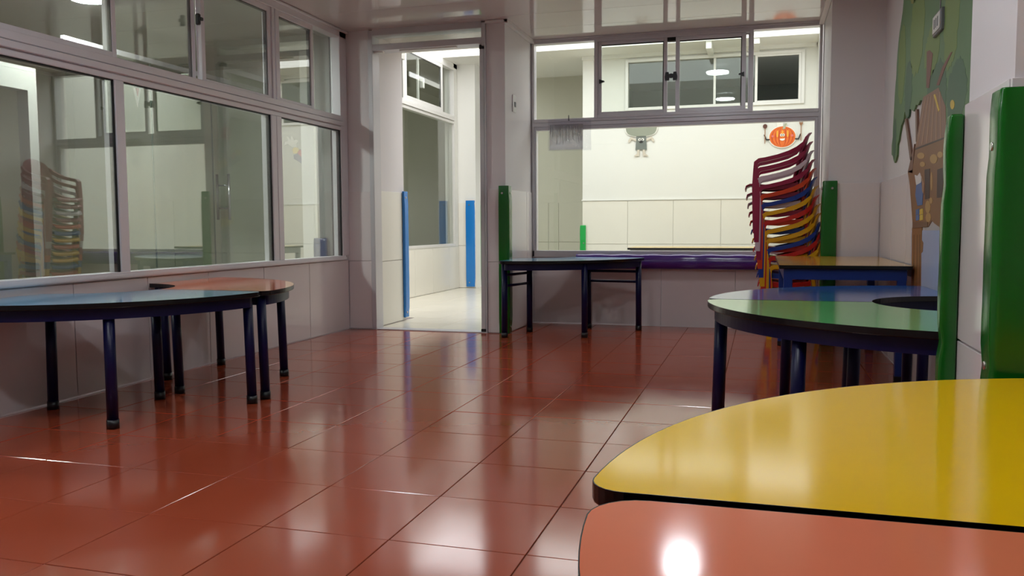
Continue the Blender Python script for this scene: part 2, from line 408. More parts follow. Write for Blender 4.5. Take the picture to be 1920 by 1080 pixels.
for sgn in (-1, 1):
    cx = -.755 + sgn*.033
    mb.prism([(cx-.016, 2.10), (cx+.016, 2.10), (cx+.02, 2.13), (cx+.012, 2.17), (cx-.012, 2.17), (cx-.02, 2.13)], YF-.024, YF+.0, 'y')
mb.prism([(-.79, 2.13), (-.755, 2.118), (-.72, 2.13), (-.72, 2.15), (-.755, 2.158), (-.79, 2.15)], YF-.018, YF, 'y')
mb.build('latch', BLACK, window_2)

# ------------------------------------------------------------------ doorway with open glass leaf
mb = MB()
pbox(mb, 'y', YD, -3.172, -3.132, 0, 2.50, -.012, .125, .002); pbox(mb, 'y', YD, -2.175, -2.142, 2.32, 2.50, -.012, .125, .002)
pbox(mb, 'y', YD, -3.132, -2.175, 2.335, 2.385, -.012, .125, .002); pbox(mb, 'y', YD, -3.132, -2.175, 2.458, 2.512, -.012, .125, .002)
pbox(mb, 'y', YD, -2.15, -2.14, 0, 2.33, -.012, .125)
pbox(mb, 'y', YD, -3.132, -2.15, 0.0, .006, .0, .13)
door_1 = mb.build('door_1', ALU, kind='structure')
pane(door_1, 'y', YD, -3.132, -2.175, 2.385, 2.458, .05, GLASS_F)
pbx = MB(); pbx.box(-3.13, -3.05, YD+.02, YD+.06, 2.322, 2.335); pbx.box(-2.9, -2.4, YD+.02, YD+.05, 2.326, 2.335); pbx.build('door_stop', ALU_W, door_1)
mb = MB(); mb.box(-2.205, -2.168, YD+.03, YD+.075, .02, 2.315, .003).box(-2.205, -2.168, 7.36, 7.40, .02, 2.315, .003)
mb.box(-2.20, -2.172, YD+.075, 7.36, .02, .10, .003).box(-2.20, -2.172, YD+.075, 7.36, 2.26, 2.315, .003)
leaf = mb.build('leaf', ALU, door_1)
mb = MB(); mb.box(-2.189, -2.183, YD+.07, 7.365, .095, 2.265); mb.build('pane', GLASS_F, leaf)
mb = MB(); mb.box(-2.207, -2.166, YD+.026, YD+.08, 2.300, 2.334, .003).box(-2.207, -2.166, YD+.026, YD+.08, .0, .03, .003); mb.build('pivot', BLACK, leaf)

# ------------------------------------------------------------------ courtyard
cf = struct('courtyard_floor', GROUT_W, -4.3, .72, YF+.14, 13.2, -.10, -.006)
mb = MB().box(-3.2, -2.14, YD+.13, YF+.14, -.10, -.006); o = mb.build('passage_floor', GROUT_W, kind='structure')
def ptile(par, x0, x1, y0, y1): MB().box(x0+.002, x1-.002, y0+.002, y1-.002, -.006, -.0005, .001).build('tile', PFLOOR, par)
for i in range(2):
    ptile(o, -3.195+i*.525, -3.195+(i+1)*.525, YD+.135, YD+.135+.41); ptile(o, -3.195+i*.525, -3.195+(i+1)*.525, YD+.545, YF+.138)
for i in range(8):
    for j in range(8):
        ptile(cf, -4.12+i*.6, min(-4.12+(i+1)*.6, .56), YF+.142+j*.6, YF+.142+(j+1)*.6)
XC = -4.12
# left courtyard wall with its own window into a dim room
wcl = MB()
wcl.box(XC-.14, XC, 7.30, 11.3, 0, .60).box(XC-.14, XC, 11.17, 11.3, .6, 3.12).box(XC-.14, XC, 7.30, 7.55, .6, 3.12)
wcl.box(XC-.14, XC, 7.30, 11.3, 3.06, 3.3)
wcl = wcl.build('wall_courtyard_left', PWALL, kind='structure')
wall_tiles(wcl, 'x', XC, [7.31, 7.9, 8.5, 9.1, 9.7, 10.3, 10.9, 11.296], [.004, .585], .008, PTILE)
mb = MB(); frame_rect(mb, 'x', XC, 7.55, 11.17, .60, 3.06, .035, -.07, .012)
for a, b, e in ((2.29, 2.325, .012), (2.33, 2.365, .028), (2.37, 2.40, .018)): pbox(mb, 'x', XC, 7.585, 11.135, a, b, -.07, e, .002)
window_3 = mb.build('window_3', ALU_W, kind='structure')
pane(window_3, 'x', XC, 7.585, 11.135, .635, 2.29, -.02, GLASS_F)
sash(window_3, 'x', XC, 7.6, 9.42, 2.40, 3.03, .05, -.06, -.03, GLASS_F, ALU_W)
sash(window_3, 'x', XC, 9.47, 10.72, 2.40, 3.03, .05, -.025, .01, GLASS_F, ALU_W)
pane(window_3, 'x', XC, 10.72, 11.135, 2.40, 3.03, -.045, GLASS_F)
mb = MB(); mb.box(XC-.05, XC-.03, 9.96, 10.0, 2.40, 3.03).box(XC-.05, XC+.0, 10.06, 10.11, 2.62, 2.74, .004); mb.build('mullion', ALU_W, window_3)
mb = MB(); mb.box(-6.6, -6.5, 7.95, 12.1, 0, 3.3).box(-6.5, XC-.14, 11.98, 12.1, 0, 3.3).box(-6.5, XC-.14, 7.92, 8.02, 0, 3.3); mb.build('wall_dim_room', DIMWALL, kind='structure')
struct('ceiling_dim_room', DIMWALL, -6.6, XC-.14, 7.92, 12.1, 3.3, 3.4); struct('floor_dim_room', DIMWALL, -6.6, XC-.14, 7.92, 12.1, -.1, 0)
t = thing('drawer_cabinet', 'dim beige drawer cabinet inside the dark room behind the courtyard window', 'cabinet', (-6.2, 10.6, 0))
box('body', DIMWALL, -6.48, -6.0, 10.1, 11.5, 0, 1.05, parent=t, ch=.004)
for k in range(4): box('drawer', PLATE, -6.0, -5.975, 10.13+.7*(k%2), 10.8+.7*(k%2), .1+.48*(k//2), .54+.48*(k//2), parent=t, ch=.004)
# courtyard pier with pads, far side wall
pc = struct('pillar', PWALL, XC-.14, -3.86, 11.31, 11.9, 0, 3.12)
wall_tiles(pc, 'y', 11.31, [XC, -3.855], [.004, .6, 1.205], -.01, PTILE)
wfar = struct('wall_courtyard_end', PWALL, XC-.14, -2.0, 13.1, 13.2, 0, 3.3)
mb = MB(); frame_rect(mb, 'x', -3.86, 11.92, 12.9, .6, 1.95, .04, -.06, .0); frame_rect(mb, 'x', -3.86, 11.92, 12.9, 2.0, 2.9, .04, -.06, .0)
window_4 = mb.build('window_4', GREYP, kind='structure'); pane(window_4, 'x', -3.86, 11.95, 12.86, .64, 1.91, -.03, GLASS_L); pane(window_4, 'x', -3.86, 11.95, 12.86, 2.04, 2.86, -.03, GLASS_L)
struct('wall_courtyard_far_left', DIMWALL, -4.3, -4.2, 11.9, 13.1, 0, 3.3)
# recess and courtyard back wall
XRC, YCB, YRC = -2.105, 10.2, 11.4
wrec = struct('wall_recess', DIMWALL, -3.3, XRC+.12, YRC+.01, YRC+.13, 0, 3.3)  # dimmer paint on wall and tiles stands in for shade under the roof
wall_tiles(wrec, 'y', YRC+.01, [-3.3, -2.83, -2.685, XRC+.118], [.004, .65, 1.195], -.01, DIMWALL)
wpb = MB(); wpb.box(XRC, .7, YCB+.01, YCB+.14, 0, 2.24).box(XRC, -1.585, YCB+.01, YCB+.14, 2.24, 2.9).box(.44, .7, YCB+.01, YCB+.14, 2.24, 2.9).box(-1.585, .44, YCB+.01, YCB+.14, 2.84, 2.9)
wpb.box(XRC, XRC+.12, YCB+.14, YRC+.01, 0, 2.9)
wpb = wpb.build('wall_courtyard_back', PWALL, kind='structure')
wall_tiles(wpb, 'y', YCB+.01, [XRC, -1.55, -1.008, -.457, .08, .556], [.004, .649, 1.175], -.01, PTILE)
mb = MB(); mb.box(XRC-.01, .56, YCB-.008, YCB+.012, 1.176, 1.19); mb.build('trim_4', PWALL, kind='structure')
wpr = struct('wall_courtyard_right', PWALL, .57, .69, YF+.14, YCB+.01, 0, 3.3)
slab = MB(); slab.box(-3.3, .7, 9.7, 13.2, 2.9, 3.05).box(XC-.14, -3.3, 10.75, 13.2, 3.12, 3.3); slab.build('ceiling_courtyard', PWALL, kind='structure')
mb = MB(); mb.box(XRC, .56, YCB-.05, YCB+.01, 2.86, 2.9); mb.box(-.62, -.56, 9.72, YCB, 2.82, 2.9); mb.box(-.11, -.05, 9.72, YCB, 2.84, 2.9); mb.build('trim_5', PWALL, kind='structure')
# parapets above the room side so the roof edge has thickness
struct('roof_edge', PWALL, -4.3, .7, YF+.10, YF+.2, ZC+.012, 3.0)
# high window in the courtyard back wall
mb = MB(); frame_rect(mb, 'y', YCB, -1.585, .44, 2.24, 2.84, .035, -.012, .09)
window_5 = mb.build('window_5', ALU_W, kind='structure')
mb = MB(); mb.box(-.562, -.535, YCB+.02, YCB+.05, 2.275, 2.805); mb.build('mullion', ALU_W, window_5)
pane(window_5, 'y', YCB, -1.55, -.11, 2.275, 2.805, .035, GLASS_D)
s5 = MB(); frame_rect(s5, 'y', YCB, -.10, .405, 2.262, 2.815, .03, .0, .03); s5.build('sash', ALU_W, window_5)
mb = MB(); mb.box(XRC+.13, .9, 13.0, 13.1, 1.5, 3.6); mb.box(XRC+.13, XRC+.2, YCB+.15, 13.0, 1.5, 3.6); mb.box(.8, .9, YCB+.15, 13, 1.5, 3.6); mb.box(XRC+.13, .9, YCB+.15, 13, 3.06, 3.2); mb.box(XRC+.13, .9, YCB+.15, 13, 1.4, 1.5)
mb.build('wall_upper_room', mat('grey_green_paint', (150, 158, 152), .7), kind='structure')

# ------------------------------------------------------------------ room next door, behind the left glazing
mb = MB()
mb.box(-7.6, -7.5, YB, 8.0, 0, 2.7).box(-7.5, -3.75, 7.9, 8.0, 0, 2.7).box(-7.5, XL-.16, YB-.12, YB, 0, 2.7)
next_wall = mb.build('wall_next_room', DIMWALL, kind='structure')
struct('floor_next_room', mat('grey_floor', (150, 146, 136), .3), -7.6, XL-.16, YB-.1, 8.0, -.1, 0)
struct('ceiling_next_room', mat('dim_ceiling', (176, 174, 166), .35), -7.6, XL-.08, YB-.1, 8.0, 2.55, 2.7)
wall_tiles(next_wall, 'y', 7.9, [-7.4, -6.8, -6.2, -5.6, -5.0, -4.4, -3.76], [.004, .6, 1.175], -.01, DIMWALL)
mb = MB(); mb.box(-3.68, XL-.15, YD+.0, YD+.13, -.0, 2.55); mb.build('pillar', mat('shaded_pier_grey', (140, 140, 132), .6), kind='structure')  # grey colour stands in for shade on this pier
# white door frame in the next room
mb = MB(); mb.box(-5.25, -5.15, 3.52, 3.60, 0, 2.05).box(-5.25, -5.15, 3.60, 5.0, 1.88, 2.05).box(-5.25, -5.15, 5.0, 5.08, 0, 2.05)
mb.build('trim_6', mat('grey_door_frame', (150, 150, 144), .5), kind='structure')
# frameless glass door with a pull handle
EDGE_G = flat('green_glass_edge', (96, 108, 98), .3)
mb = MB(); mb.box(-5.03, -5.0, 5.2, 7.86, 2.27, 2.31).box(-5.03, -5.0, 5.2, 7.86, .0, .02); door_2 = mb.build('door_2', ALU, kind='structure')
for y0, y1 in ((5.22, 6.14), (6.15, 6.965), (6.975, 7.85)):
    l = MB().box(-5.02, -5.01, y0, y1, .02, 2.27).build('leaf', GLASS_D, door_2)
    MB().box(-5.021, -5.009, y1-.001, y1+.005, .02, 2.27).build('edge', EDGE_G, l)
for x in (-4.945, -5.075):
    mb = MB(); mb.tube((x, 7.11, .95), (x, 7.11, 1.39), .013, seg=10); mb.build('handle', CHROME, door_2)
for z in (1.06, 1.28): MB().tube((-5.075, 7.11, z), (-4.945, 7.11, z), .008, seg=8).build('handle_standoff', CHROME, door_2)
t = MB(); t.prism([(4.93, 2.02), (5.10, 2.02), (5.015, 1.72)], -4.21, -4.206, 'x'); t = t.build('pennant', flat('white_paper', (232, 226, 222)))
tag(t, 'small pink and white triangular pennant hanging behind the left glazing', 'pennant')
mb = MB(); mb.prism([(4.955, 2.01), (5.075, 2.01), (5.015, 1.79)], -4.206, -4.203, 'x'); mb.build('centre', flat('pink_paper', (206, 120, 130)), t)

# ------------------------------------------------------------------ lamps
def lamp(x, y, label, m, zc, group):
    t = thing('ceiling_lamp', label, 'lamp', (x, y, zc), group)
    mb = MB(); mb.tube((x, y, zc-.028), (x, y, zc-.001), .128, seg=32); mb.build('housing', PLATE, t)
    mb = MB(); mb.tube((x, y, zc-.033), (x, y, zc-.028), .115, seg=32); mb.build('diffuser', m, t)
for x, y, lab in ((-.47, 5.5, 'round white ceiling lamp of the classroom nearest the far window'), (-.47, 3.53, 'round white ceiling lamp above the green table, second from the far window'),
                  (-.47, 1.5, 'unseen boosted ceiling lamp above the yellow table'), (-2.2, 1.5, 'unseen fill lamp added nearest the camera on the window side')):  # near lamps unseen and boosted; the window-side one is added fill
    lamp(x, y, lab, LAMP_M if y > 2 else LAMP_N, ZC, 'round ceiling lamps of the classroom')
lamp(-4.69, 5.12, 'round ceiling lamp seen through the topmost left pane', LAMP2_M, 2.55, 'ceiling lamps of the next room')
lamp(-5.2, 1.6, 'added fill lamp of the next room, out of view', LAMP2_M, 2.55, 'ceiling lamps of the next room')  # added out of view to brighten the next room's walls
lamp(-.6, 11.9, 'added fill lamp in the upper room beyond the courtyard', emit('upper_room_fill', (.96, .98, 1.0), 22.0), 3.06, None)  # added lamp, only there to light the upper room

# ------------------------------------------------------------------ tables
def ring(cx, cy, a0, a1, R, r, q=.05, n=40):
    """outline of a quarter ring between two radial edges, outer corners rounded"""
    pts = []; fx = math.sqrt((R-q)**2 - q*q); b = math.atan2(q, fx); da = a1 - a0
    def pl(rad, ang): return (rad*math.cos(a0+ang), rad*math.sin(a0+ang))
    def loc(x, y): return (x*math.cos(a0)-y*math.sin(a0), x*math.sin(a0)+y*math.cos(a0))
    for k in range(7):
        t = -PI/2 + (PI/2+b)*k/6; pts.append(loc(fx+q*math.cos(t), q+q*math.sin(t)))
    for k in range(1, n): pts.append(pl(R, b + (da-2*b)*k/n))
    m = [loc(fx+q*math.cos(-PI/2+(PI/2+b)*k/6), q+q*math.sin(-PI/2+(PI/2+b)*k/6)) for k in range(7)]
    mid = a0 + da/2
    for x, y in reversed(m):                                   # mirror of the first corner about the bisector
        c2, s2 = math.cos(2*mid), math.sin(2*mid); pts.append((c2*x+s2*y, s2*x-c2*y))
    for k in range(n//2+1): pts.append(pl(r, da - da*k/(n//2)))
    return [(cx+x, cy+y) for x, y in pts]
def leg(t, x, y, zt, sx=0, sy=0, r=.024, m=NAVY):
    mb = MB(); mb.tube((x+sx, y+sy, .035), (x, y, zt), r, seg=16); l = mb.build('leg', m, t)
    mb = MB(); mb.tube((x+sx, y+sy, 0.001), (x+sx, y+sy, .04), r*1.13, r*1.1, seg=16); mb.build('foot', BLACK, l)
def ring_table(label, cx, cy, a0, a1, R, r, z, top, legs, group, splay=.012, rails=(), q=.05, th=.024, ap=.05, m=NAVY):
    t = thing('quarter_ring_table', label, 'table', (cx, cy, 0), group)
    out = ring(cx, cy, a0, a1, R, r, q)
    mb = MB(); mb.prism(out, z-th, z, 'z', inset=.004, top_mi=1); mb.build('tabletop', [EDGE, top], t, bevel=.003)
    # steel apron: a band set back from the edge
    oo = ring(cx, cy, a0+.035, a1-.035, R-.028, r+.03, q*.8)
    ii = ring(cx, cy, a0+.06, a1-.06, R-.05, r+.052, q*.6)
    mb = MB(); n = len(oo); zb, zt = z-th-ap, z-th
    A = [[mb.bm.verts.new((x, y, zz)) for x, y in L] for L, zz in ((oo, zb), (oo, zt), (ii, zt), (ii, zb))]
    for i in range(n):
        k = (i+1) % n
        for a, b in ((0,1),(1,2),(2,3),(3,0)): mb.face([A[a][i], A[a][k], A[b][k], A[b][i]])
    mb.build('apron', m, t)
    for x, y in legs:
        d = Vector((x-cx, y-cy)); d.normalize()
        leg(t, x-d.x*splay, y-d.y*splay, z-th, d.x*splay, d.y*splay, m=m)
    for (x0, y0), (x1, y1) in rails:
        mb = MB()
        for zz in (z-.115, z-.20): mb.tube((x0, y0, zz), (x1, y1, zz), .011, seg=10)
        mb.build('side_rail', m, t)
    return t
DEG = PI/180
G1 = 'quarter ring tables along the left wall'
lc = (XL+.012, 3.69)
ring_table('light blue quarter ring table with navy legs against the left parapet', lc[0], lc[1]-.002, -89.5*DEG, -.3*DEG, 1.0, .37, .557, L_CYAN,
    [(-2.427, 3.631), (-2.949, 3.599), (-2.716, 3.009), (-3.289, 3.258), (-3.30, 2.78)], G1)
ring_table('orange quarter ring table beyond the light blue one on the left wall', lc[0], lc[1]+.002, .3*DEG, 89.5*DEG, 1.0, .37, .557, L_ORANGE,
    [(-2.424, 3.745), (-2.948, 3.753), (-2.688, 4.354), (-3.285, 4.08), (-3.301, 4.61)], G1)
ring_table('blue corner table with paired side rails beside the far pillar', -1.955, 7.25, -89.5*DEG, -8*DEG, 1.04, .42, .607, L_CYAN,
    [(-1.925, 6.317), (-1.832, 6.724), (-1.318, 6.474), (-1.41, 7.10), (-.975, 7.053)], None, splay=.004,
    rails=[((-1.925, 6.317), (-1.832, 6.724)), ((-1.41, 7.10), (-.975, 7.053))])
rc = (XR-.02, 3.62)
G2 = 'quarter ring tables under the mural'
def mir(c, s): return [(c[0]+dx, c[1]+s*dy) for dx, dy in ((-.955, .06), (-.441, .091), (-.67, .665), (-.101, .432), (-.09, .90))]
ring_table('green quarter ring table next to the narrow green corner pad', rc[0], rc[1]-.002, 180.3*DEG, 269.5*DEG, 1.0, .36, .568, L_GREEN, mir(rc, -1), G2)
ring_table('blue quarter ring table behind the green one under the mural', rc[0], rc[1]+.002, 90.5*DEG, 179.7*DEG, 1.0, .36, .568, L_BLUE, mir(rc, 1), G2)
nc = (XR-.02, .953)
G3 = 'quarter ring tables nearest the camera'
ring_table('bright yellow quarter ring table in the right foreground', nc[0], nc[1]+.002, 90.5*DEG, 179.7*DEG, .985, .36, .568, L_YEL, mir(nc, 1), G3, q=.045)
ring_table('coral quarter ring table at the bottom right corner, nearest the camera', nc[0], nc[1]-.010, 180.3*DEG, 269.5*DEG, .968, .36, .568, L_CORAL, mir(nc, -1), G3, q=.06)
def rect_table(label, x0, x1, y0, y1, z, top, m, name='rectangular_table'):
    t = thing(name, label, 'table', ((x0+x1)/2, (y0+y1)/2, 0))
    mb = MB(); mb.prism([(x0,y0),(x1,y0),(x1,y1),(x0,y1)], z-.022, z, 'z', inset=.004, top_mi=1); mb.build('tabletop', [EDGE, top], t, bevel=.004)
    i = .025; zb, zt = z-.022-.06, z-.022
    mb = MB(); mb.box(x0+i, x1-i, y0+i, y0+i+.022, zb, zt).box(x0+i, x1-i, y1-i-.022, y1-i, zb, zt).box(x0+i, x0+i+.022, y0+i+.022, y1-i-.022, zb, zt).box(x1-i-.022, x1-i, y0+i+.022, y1-i-.022, zb, zt)
    mb.build('apron', m, t)
    for x in (x0+.05, x1-.05):
        for y in (y0+.05, y1-.05): 
            mb = MB(); mb.box(x-.024, x+.024, y-.024, y+.024, .03, zt, .003); l = mb.build('leg', m, t)
            mb = MB(); mb.box(x-.026, x+.026, y-.026, y+.026, .001, .035, .003); mb.build('foot', BLACK, l)
    return t
rect_table('ochre topped rectangular table with blue legs in front of the chair stack', .10, .795, 5.02, 6.46, .648, L_OCHRE, NAVY2)
rect_table('yellow topped courtyard table seen through the far window', -1.33, .1, 8.75, 9.35, .645, L_YEL, GREYP, 'courtyard_table')

# ------------------------------------------------------------------ padded guards
def pad_profile(L1, L2, th, sx, sy):
    """L-shaped plan around a corner at (0,0): leg 1 runs along -sx*x?? -> given as two wing vectors"""
    return None
def corner_pad(name, label, cat, corner, wx, wy, ox, oy, z0, z1, th, m, studs, group):
    """wing of length wx along x (sign = direction), wing of length wy along y; ox, oy = outward signs on y-face and x-face"""
    cx, cy = corner; e = .002
    sx, sy = math.copysign(1, wx), math.copysign(1, wy)
    # solid occupied by the corner lies towards (+wx, +wy); the pad wraps outside it
    p = [(cx+wx, cy-sy*e), (cx+wx, cy-sy*th), (cx-sx*th*.55, cy-sy*th), (cx-sx*th, cy-sy*th*.55), (cx-sx*th, cy+wy), (cx-sx*e, cy+wy), (cx-sx*e, cy-sy*e)]
    t = thing(name, label, cat, (cx, cy, z0), group)
    n = 26; mb = MB(); rings = []
    import random as rr
    for k in range(n+1):
        f = k/n; z = z0+(z1-z0)*f; puff = 1-.22*(abs(2*f-1)**10)
        for st in studs: puff -= .16*math.exp(-((f-st)/.025)**2)
        row = []
        for i, (x, y) in enumerate(p):
            if i in (0, 5, 6): row.append(mb.bm.verts.new((x, y, z)))
            else:
                bx, by = (x, cy-sy*e) if i in (1, 2) else (cx-sx*e, y)
                if i == 1: bx = x
                jit = 1+.018*math.sin(k*1.7+i*2.1)*(1 if 2 < k < n-2 else 0)
                row.append(mb.bm.verts.new((bx+(x-bx)*puff*jit, by+(y-by)*puff*jit, z)))
        rings.append(row)
    c = len(p)
    for k in range(n):
        for i in range(c): 
            f = mb.face([rings[k][i], rings[k][(i+1)%c], rings[k+1][(i+1)%c], rings[k+1][i]])
    mb.face(list(reversed(rings[0]))); mb.face(rings[-1])
    mb.build('cushion', m, t, bevel=th*.28, smooth=True, segs=3)
    for st in studs:
        z = z0+(z1-z0)*st
        if abs(wx) > .04: mb = MB(); mb.tube((cx+wx*.5, cy-sy*th*.80, z), (cx+wx*.5, cy-sy*th*.99, z), .011, .008, seg=12); mb.build('stud', STUD, t)
        if abs(wy) > .04: mb = MB(); mb.tube((cx-sx*th*.80, cy+wy*.5, z), (cx-sx*th*.99, cy+wy*.5, z), .011, .008, seg=12); mb.build('stud', STUD, t)
    return t
GP = 'vinyl corner pads on the wall edges'
corner_pad('corner_pad', 'dark green vinyl corner pad on the pillar beside the doorway', 'pad', (XP, YD), -.06, .07, 1, 1, .004, 1.20, .028, V_GREEN, (.04, .47, .95), GP)
corner_pad('corner_pad', 'dark green vinyl corner pad right of the chair stack', 'pad', (XA, YD), .07, .07, 1, 1, .004, 1.19, .035, V_GREEN, (.04, .5, .955), GP)
corner_pad('corner_pad', 'narrow green corner pad at the far edge of the right column, touching the green table', 'pad', (.48, 2.372), .10, -.025, 1, 1, .004, 1.15, .042, V_GREEN, (.05, .5, .86), GP)
corner_pad('corner_pad', 'large glossy green pad on the near face of the right column', 'pad', (.48, 1.955), .26, .055, 1, 1, .004, 1.152, .026, V_GREEN, (.05, .5, .90), GP)
corner_pad('corner_pad', 'slim blue vinyl pad just inside the doorway on the left passage wall', 'pad', (-3.19, 7.305), -.06, -.07, 1, 1, .03, 1.20, .028, V_BLUE, (.04, .95), 'blue pads in the courtyard')
corner_pad('corner_pad', 'blue vinyl pad on the far courtyard pier seen through the doorway', 'pad', (-3.90, 11.30), -.10, .02, 1, 1, .02, 1.235, .03, V_BLUE, (.05, .95), 'blue pads in the courtyard')
corner_pad('corner_pad', 'thin green pad on the side of the far courtyard pier', 'pad', (-3.855, 11.55), -.02, .10, 1, 1, .03, 1.235, .035, V_LGREEN, (.05, .95), None)
corner_pad('corner_pad', 'short bright green pad on the courtyard corner seen through the far window', 'pad', (XRC-.004, YCB-.002), .05, .06, 1, 1, .004, .88, .025, V_LGREEN, (.1, .75), None)
corner_pad('corner_pad', 'dark blue pad low behind the left glazing beside the grey pier', 'pad', (-3.684, YD-.005), .10, .04, 1, 1, .004, .78, .03, V_NAVY, (.5,), None)
# purple ledge pad
t = thing('ledge_pad', 'long purple vinyl pad along the ledge under the far window', 'pad', (-.6, 7.3, .5))
mb = MB(); n = 40; R = []
x0, x1 = -1.56, .44
for k in range(n+1):
    x = x0+(x1-x0)*k/n; dip = sum(math.exp(-((x-sx)/.05)**2) for sx in (-1.2, -.52, .1)); pf = .008*math.sin(k*1.3)*.5
    prof = [(YF-.004, .625), (YF-.07, .628-pf), (YF-.098+.004*pf, .612-dip*.006), (YF-.11+dip*.012+pf*.5, .56), (YF-.098, .512+dip*.006), (YF-.06, .50), (YF-.004, .503)]
    R.append([mb.bm.verts.new((x, y, z)) for y, z in prof])
for k in range(n):
    for i in range(7): 
        f = mb.face([R[k][i], R[k][(i+1)%7], R[k+1][(i+1)%7], R[k+1][i]]); f.smooth = True
mb.face(R[0]); mb.face(list(reversed(R[-1])))
mb.build('cushion', V_PURPLE, t)
for x in (-1.2, -.52, .1):
    mb = MB(); mb.tube((x, YF-.094, .555), (x, YF-.101, .555), .010, .008, seg=12); mb.build('stud', V_PURPLE, t)

# ------------------------------------------------------------------ chairs
def make_chair(key, label, loc):
    t = thing('stacking_chair', label, 'chair', (0, 0, 0), 'plastic armchairs in the stack')
    m = CHAIR[key]
    NS = 9
    # seat: front lip at -x
    prof = [(-.095, .325), (-.088, .352), (-.06, .365), (0, .362), (.08, .352), (.17, .347), (.25, .352), (.29, .372)]
    grid = [[(x, y*(.165 + .012*(i > 1)), z + .012*(abs(y)**2.5) - .0*i) for y in [(-1+2*k/(NS-1)) for k in range(NS)]] for i, (x, z) in enumerate(prof)]
    MB().shell(grid, .007).build('seat', m, t)
    # back: curved shell ending in a flared, rounded top
    prof = [(.285, .375, .150), (.300, .45, .165), (.318, .53, .180), (.334, .61, .182), (.350, .68, .165), (.368, .73, .125), (.388, .757, .06)]
    grid = [[(x - .035*(abs(y)**2.2)*(1-.2*i/6), y*wd, z + (.012 if i > 4 else 0)*(1-abs(y)**2)) for y in [(-1+2*k/(NS-1)) for k in range(NS)]] for i, (x, z, wd) in enumerate(prof)]
    mb = MB(); mb.shell(grid, .007); mb.build('backrest', m, t)
    for sgn in (-1, 1):
        y = sgn*.195
        arm = [(-.022, y, .50), (-.018, y, .535), (.004, y, .553), (.05, y, .560), (.14, y, .580), (.22, y, .604), (.28, y - sgn*.012, .635), (.325, y - sgn*.03, .68)]
        MB().sweep(arm, [.042, .044, .046, .046, .044, .04, .034, .02], [.030, .034, .032, .030, .030, .034, .034, .02]).build('arm', m, t)
        MB().sweep([(-.022, y, .50), (-.02, y, .36), (-.018, y+sgn*.004, .2), (-.016, y+sgn*.010, 0.001)], [.042, .046, .044, .04], [.030, .05, .045, .036]).build('leg', m, t)
        MB().sweep([(.30, y - sgn*.045, .56), (.31, y - sgn*.045, .40), (.33, y - sgn*.04, .2), (.36, y - sgn*.035, 0.001)], [.014, .02, .024, .026], [.014, .02, .022, .024]).build('leg', m, t)
        MB().sweep([(-.03, y-sgn*.02, .352), (.12, y-sgn*.02, .345), (.29, y-sgn*.02, .365)], .02, .035).build('side_rail', m, t)
    t.location = loc
    return t
ORDER = ['yellow', 'red', 'blue', 'yellow', 'yellow', 'red', 'yellow', 'blue', 'orange', 'maroon', 'pale', 'maroon', 'maroon']   # bottom to top
first = {}
NAMEC = dict(maroon='maroon', pale='pale pink grey', orange='orange red', blue='dark blue', yellow='mustard yellow', red='red')
cnt = {}
POS = ['at the bottom of the stack', 'second from the bottom of the stack', 'third from the bottom of the stack', 'fourth from the bottom of the stack', 'fifth from the bottom of the stack', 'sixth from the bottom of the stack',
       'in the middle of the stack', 'sixth from the top of the stack', 'fifth from the top of the stack', 'fourth from the top of the stack', 'third from the top of the stack', 'second from the top of the stack', 'on top of the stack']
for k, key in enumerate(ORDER):
    loc = (.085 - .0095*k, 6.93, .0675*k)
    lab = '%s plastic armchair %s by the far window' % (NAMEC[key], POS[k])
    if key not in first: first[key] = make_chair(key, lab, loc)
    else:
        f = first[key]; copy_tree(f, Vector(loc)-f.location, lab)

# ------------------------------------------------------------------ small wall things
t = thing('light_switch', 'small white light switch on the pillar right of the doorway', 'switch', (XP, 6.80, 1.88))
box('plate', PLATE, XP-.0095, XP-.001, 6.758, 6.85, 1.815, 1.955, parent=t, ch=.003)
box('rocker', GREYP, XP-.001, XP+.004, 6.80, 6.835, 1.86, 1.90, parent=t, ch=.001)
t = thing('wall_socket', 'white socket plate in a grey frame on the painted tree', 'socket', (XR, 4.57, 1.83))
box('frame', GREYP, XR-.016, XR+.009, 4.46, 4.66, 1.79, 1.895, parent=t, ch=.004)
box('plate', PLATE, XR-.02, XR-.016, 4.475, 4.645, 1.802, 1.883, parent=t, ch=.001)
for yy in (4.52, 4.56, 4.60): box('slot', GREYP, XR-.022, XR-.02, yy-.006, yy+.006, 1.82, 1.865, parent=t)
box('conduit', GREYP, XR-.006, XR+.009, 4.545, 4.56, 1.895, ZC-.002, parent=t)
# plastic pocket hanging on the far window
t = thing('plastic_pocket', 'crumpled clear plastic pocket hanging on the far window transom', 'pocket', (-1.63, YF-.03, 1.53))
n, mm = 14, 10
grid = [[(-1.823 + .385*i/n, YF-.032 - .004*math.sin(i*1.1+j*.7) - .006*math.sin(j*.9+i*.3), 1.535 + .27*j/mm + .003*math.sin(i*.8)*(j == mm)) for j in range(mm+1)] for i in range(n+1)]
MB().shell(grid, .0012).build('film', POCKET, t)
mb = MB(); grid = [[(-1.812 + .30*i/6, YF-.026 - .002*math.sin(i), 1.545 + .22*j/4) for j in range(5)] for i in range(7)]
MB().shell(grid, .0008).build('paper', sheer('grey_paper', (214, 212, 218), .5), t)
mb = MB()
for k in range(16):
    x = -1.80 + .018*k + random.uniform(-.003, .003); mb.box(x, x+.004, YF-.0315, YF-.0305, 1.70+random.uniform(-.11, .0), 1.752)
mb.build('print', flat('grey_ink', (140, 138, 144)), t)
mb = MB(); mb.tube((-1.637, YF-.036, 1.795), (-1.637, YF-.036, 1.842), .004, seg=8); mb.tube((-1.637, YF-.036, 1.80), (-1.637, YF-.02, 1.80), .004, seg=8); mb.build('hook', BLACK, t)

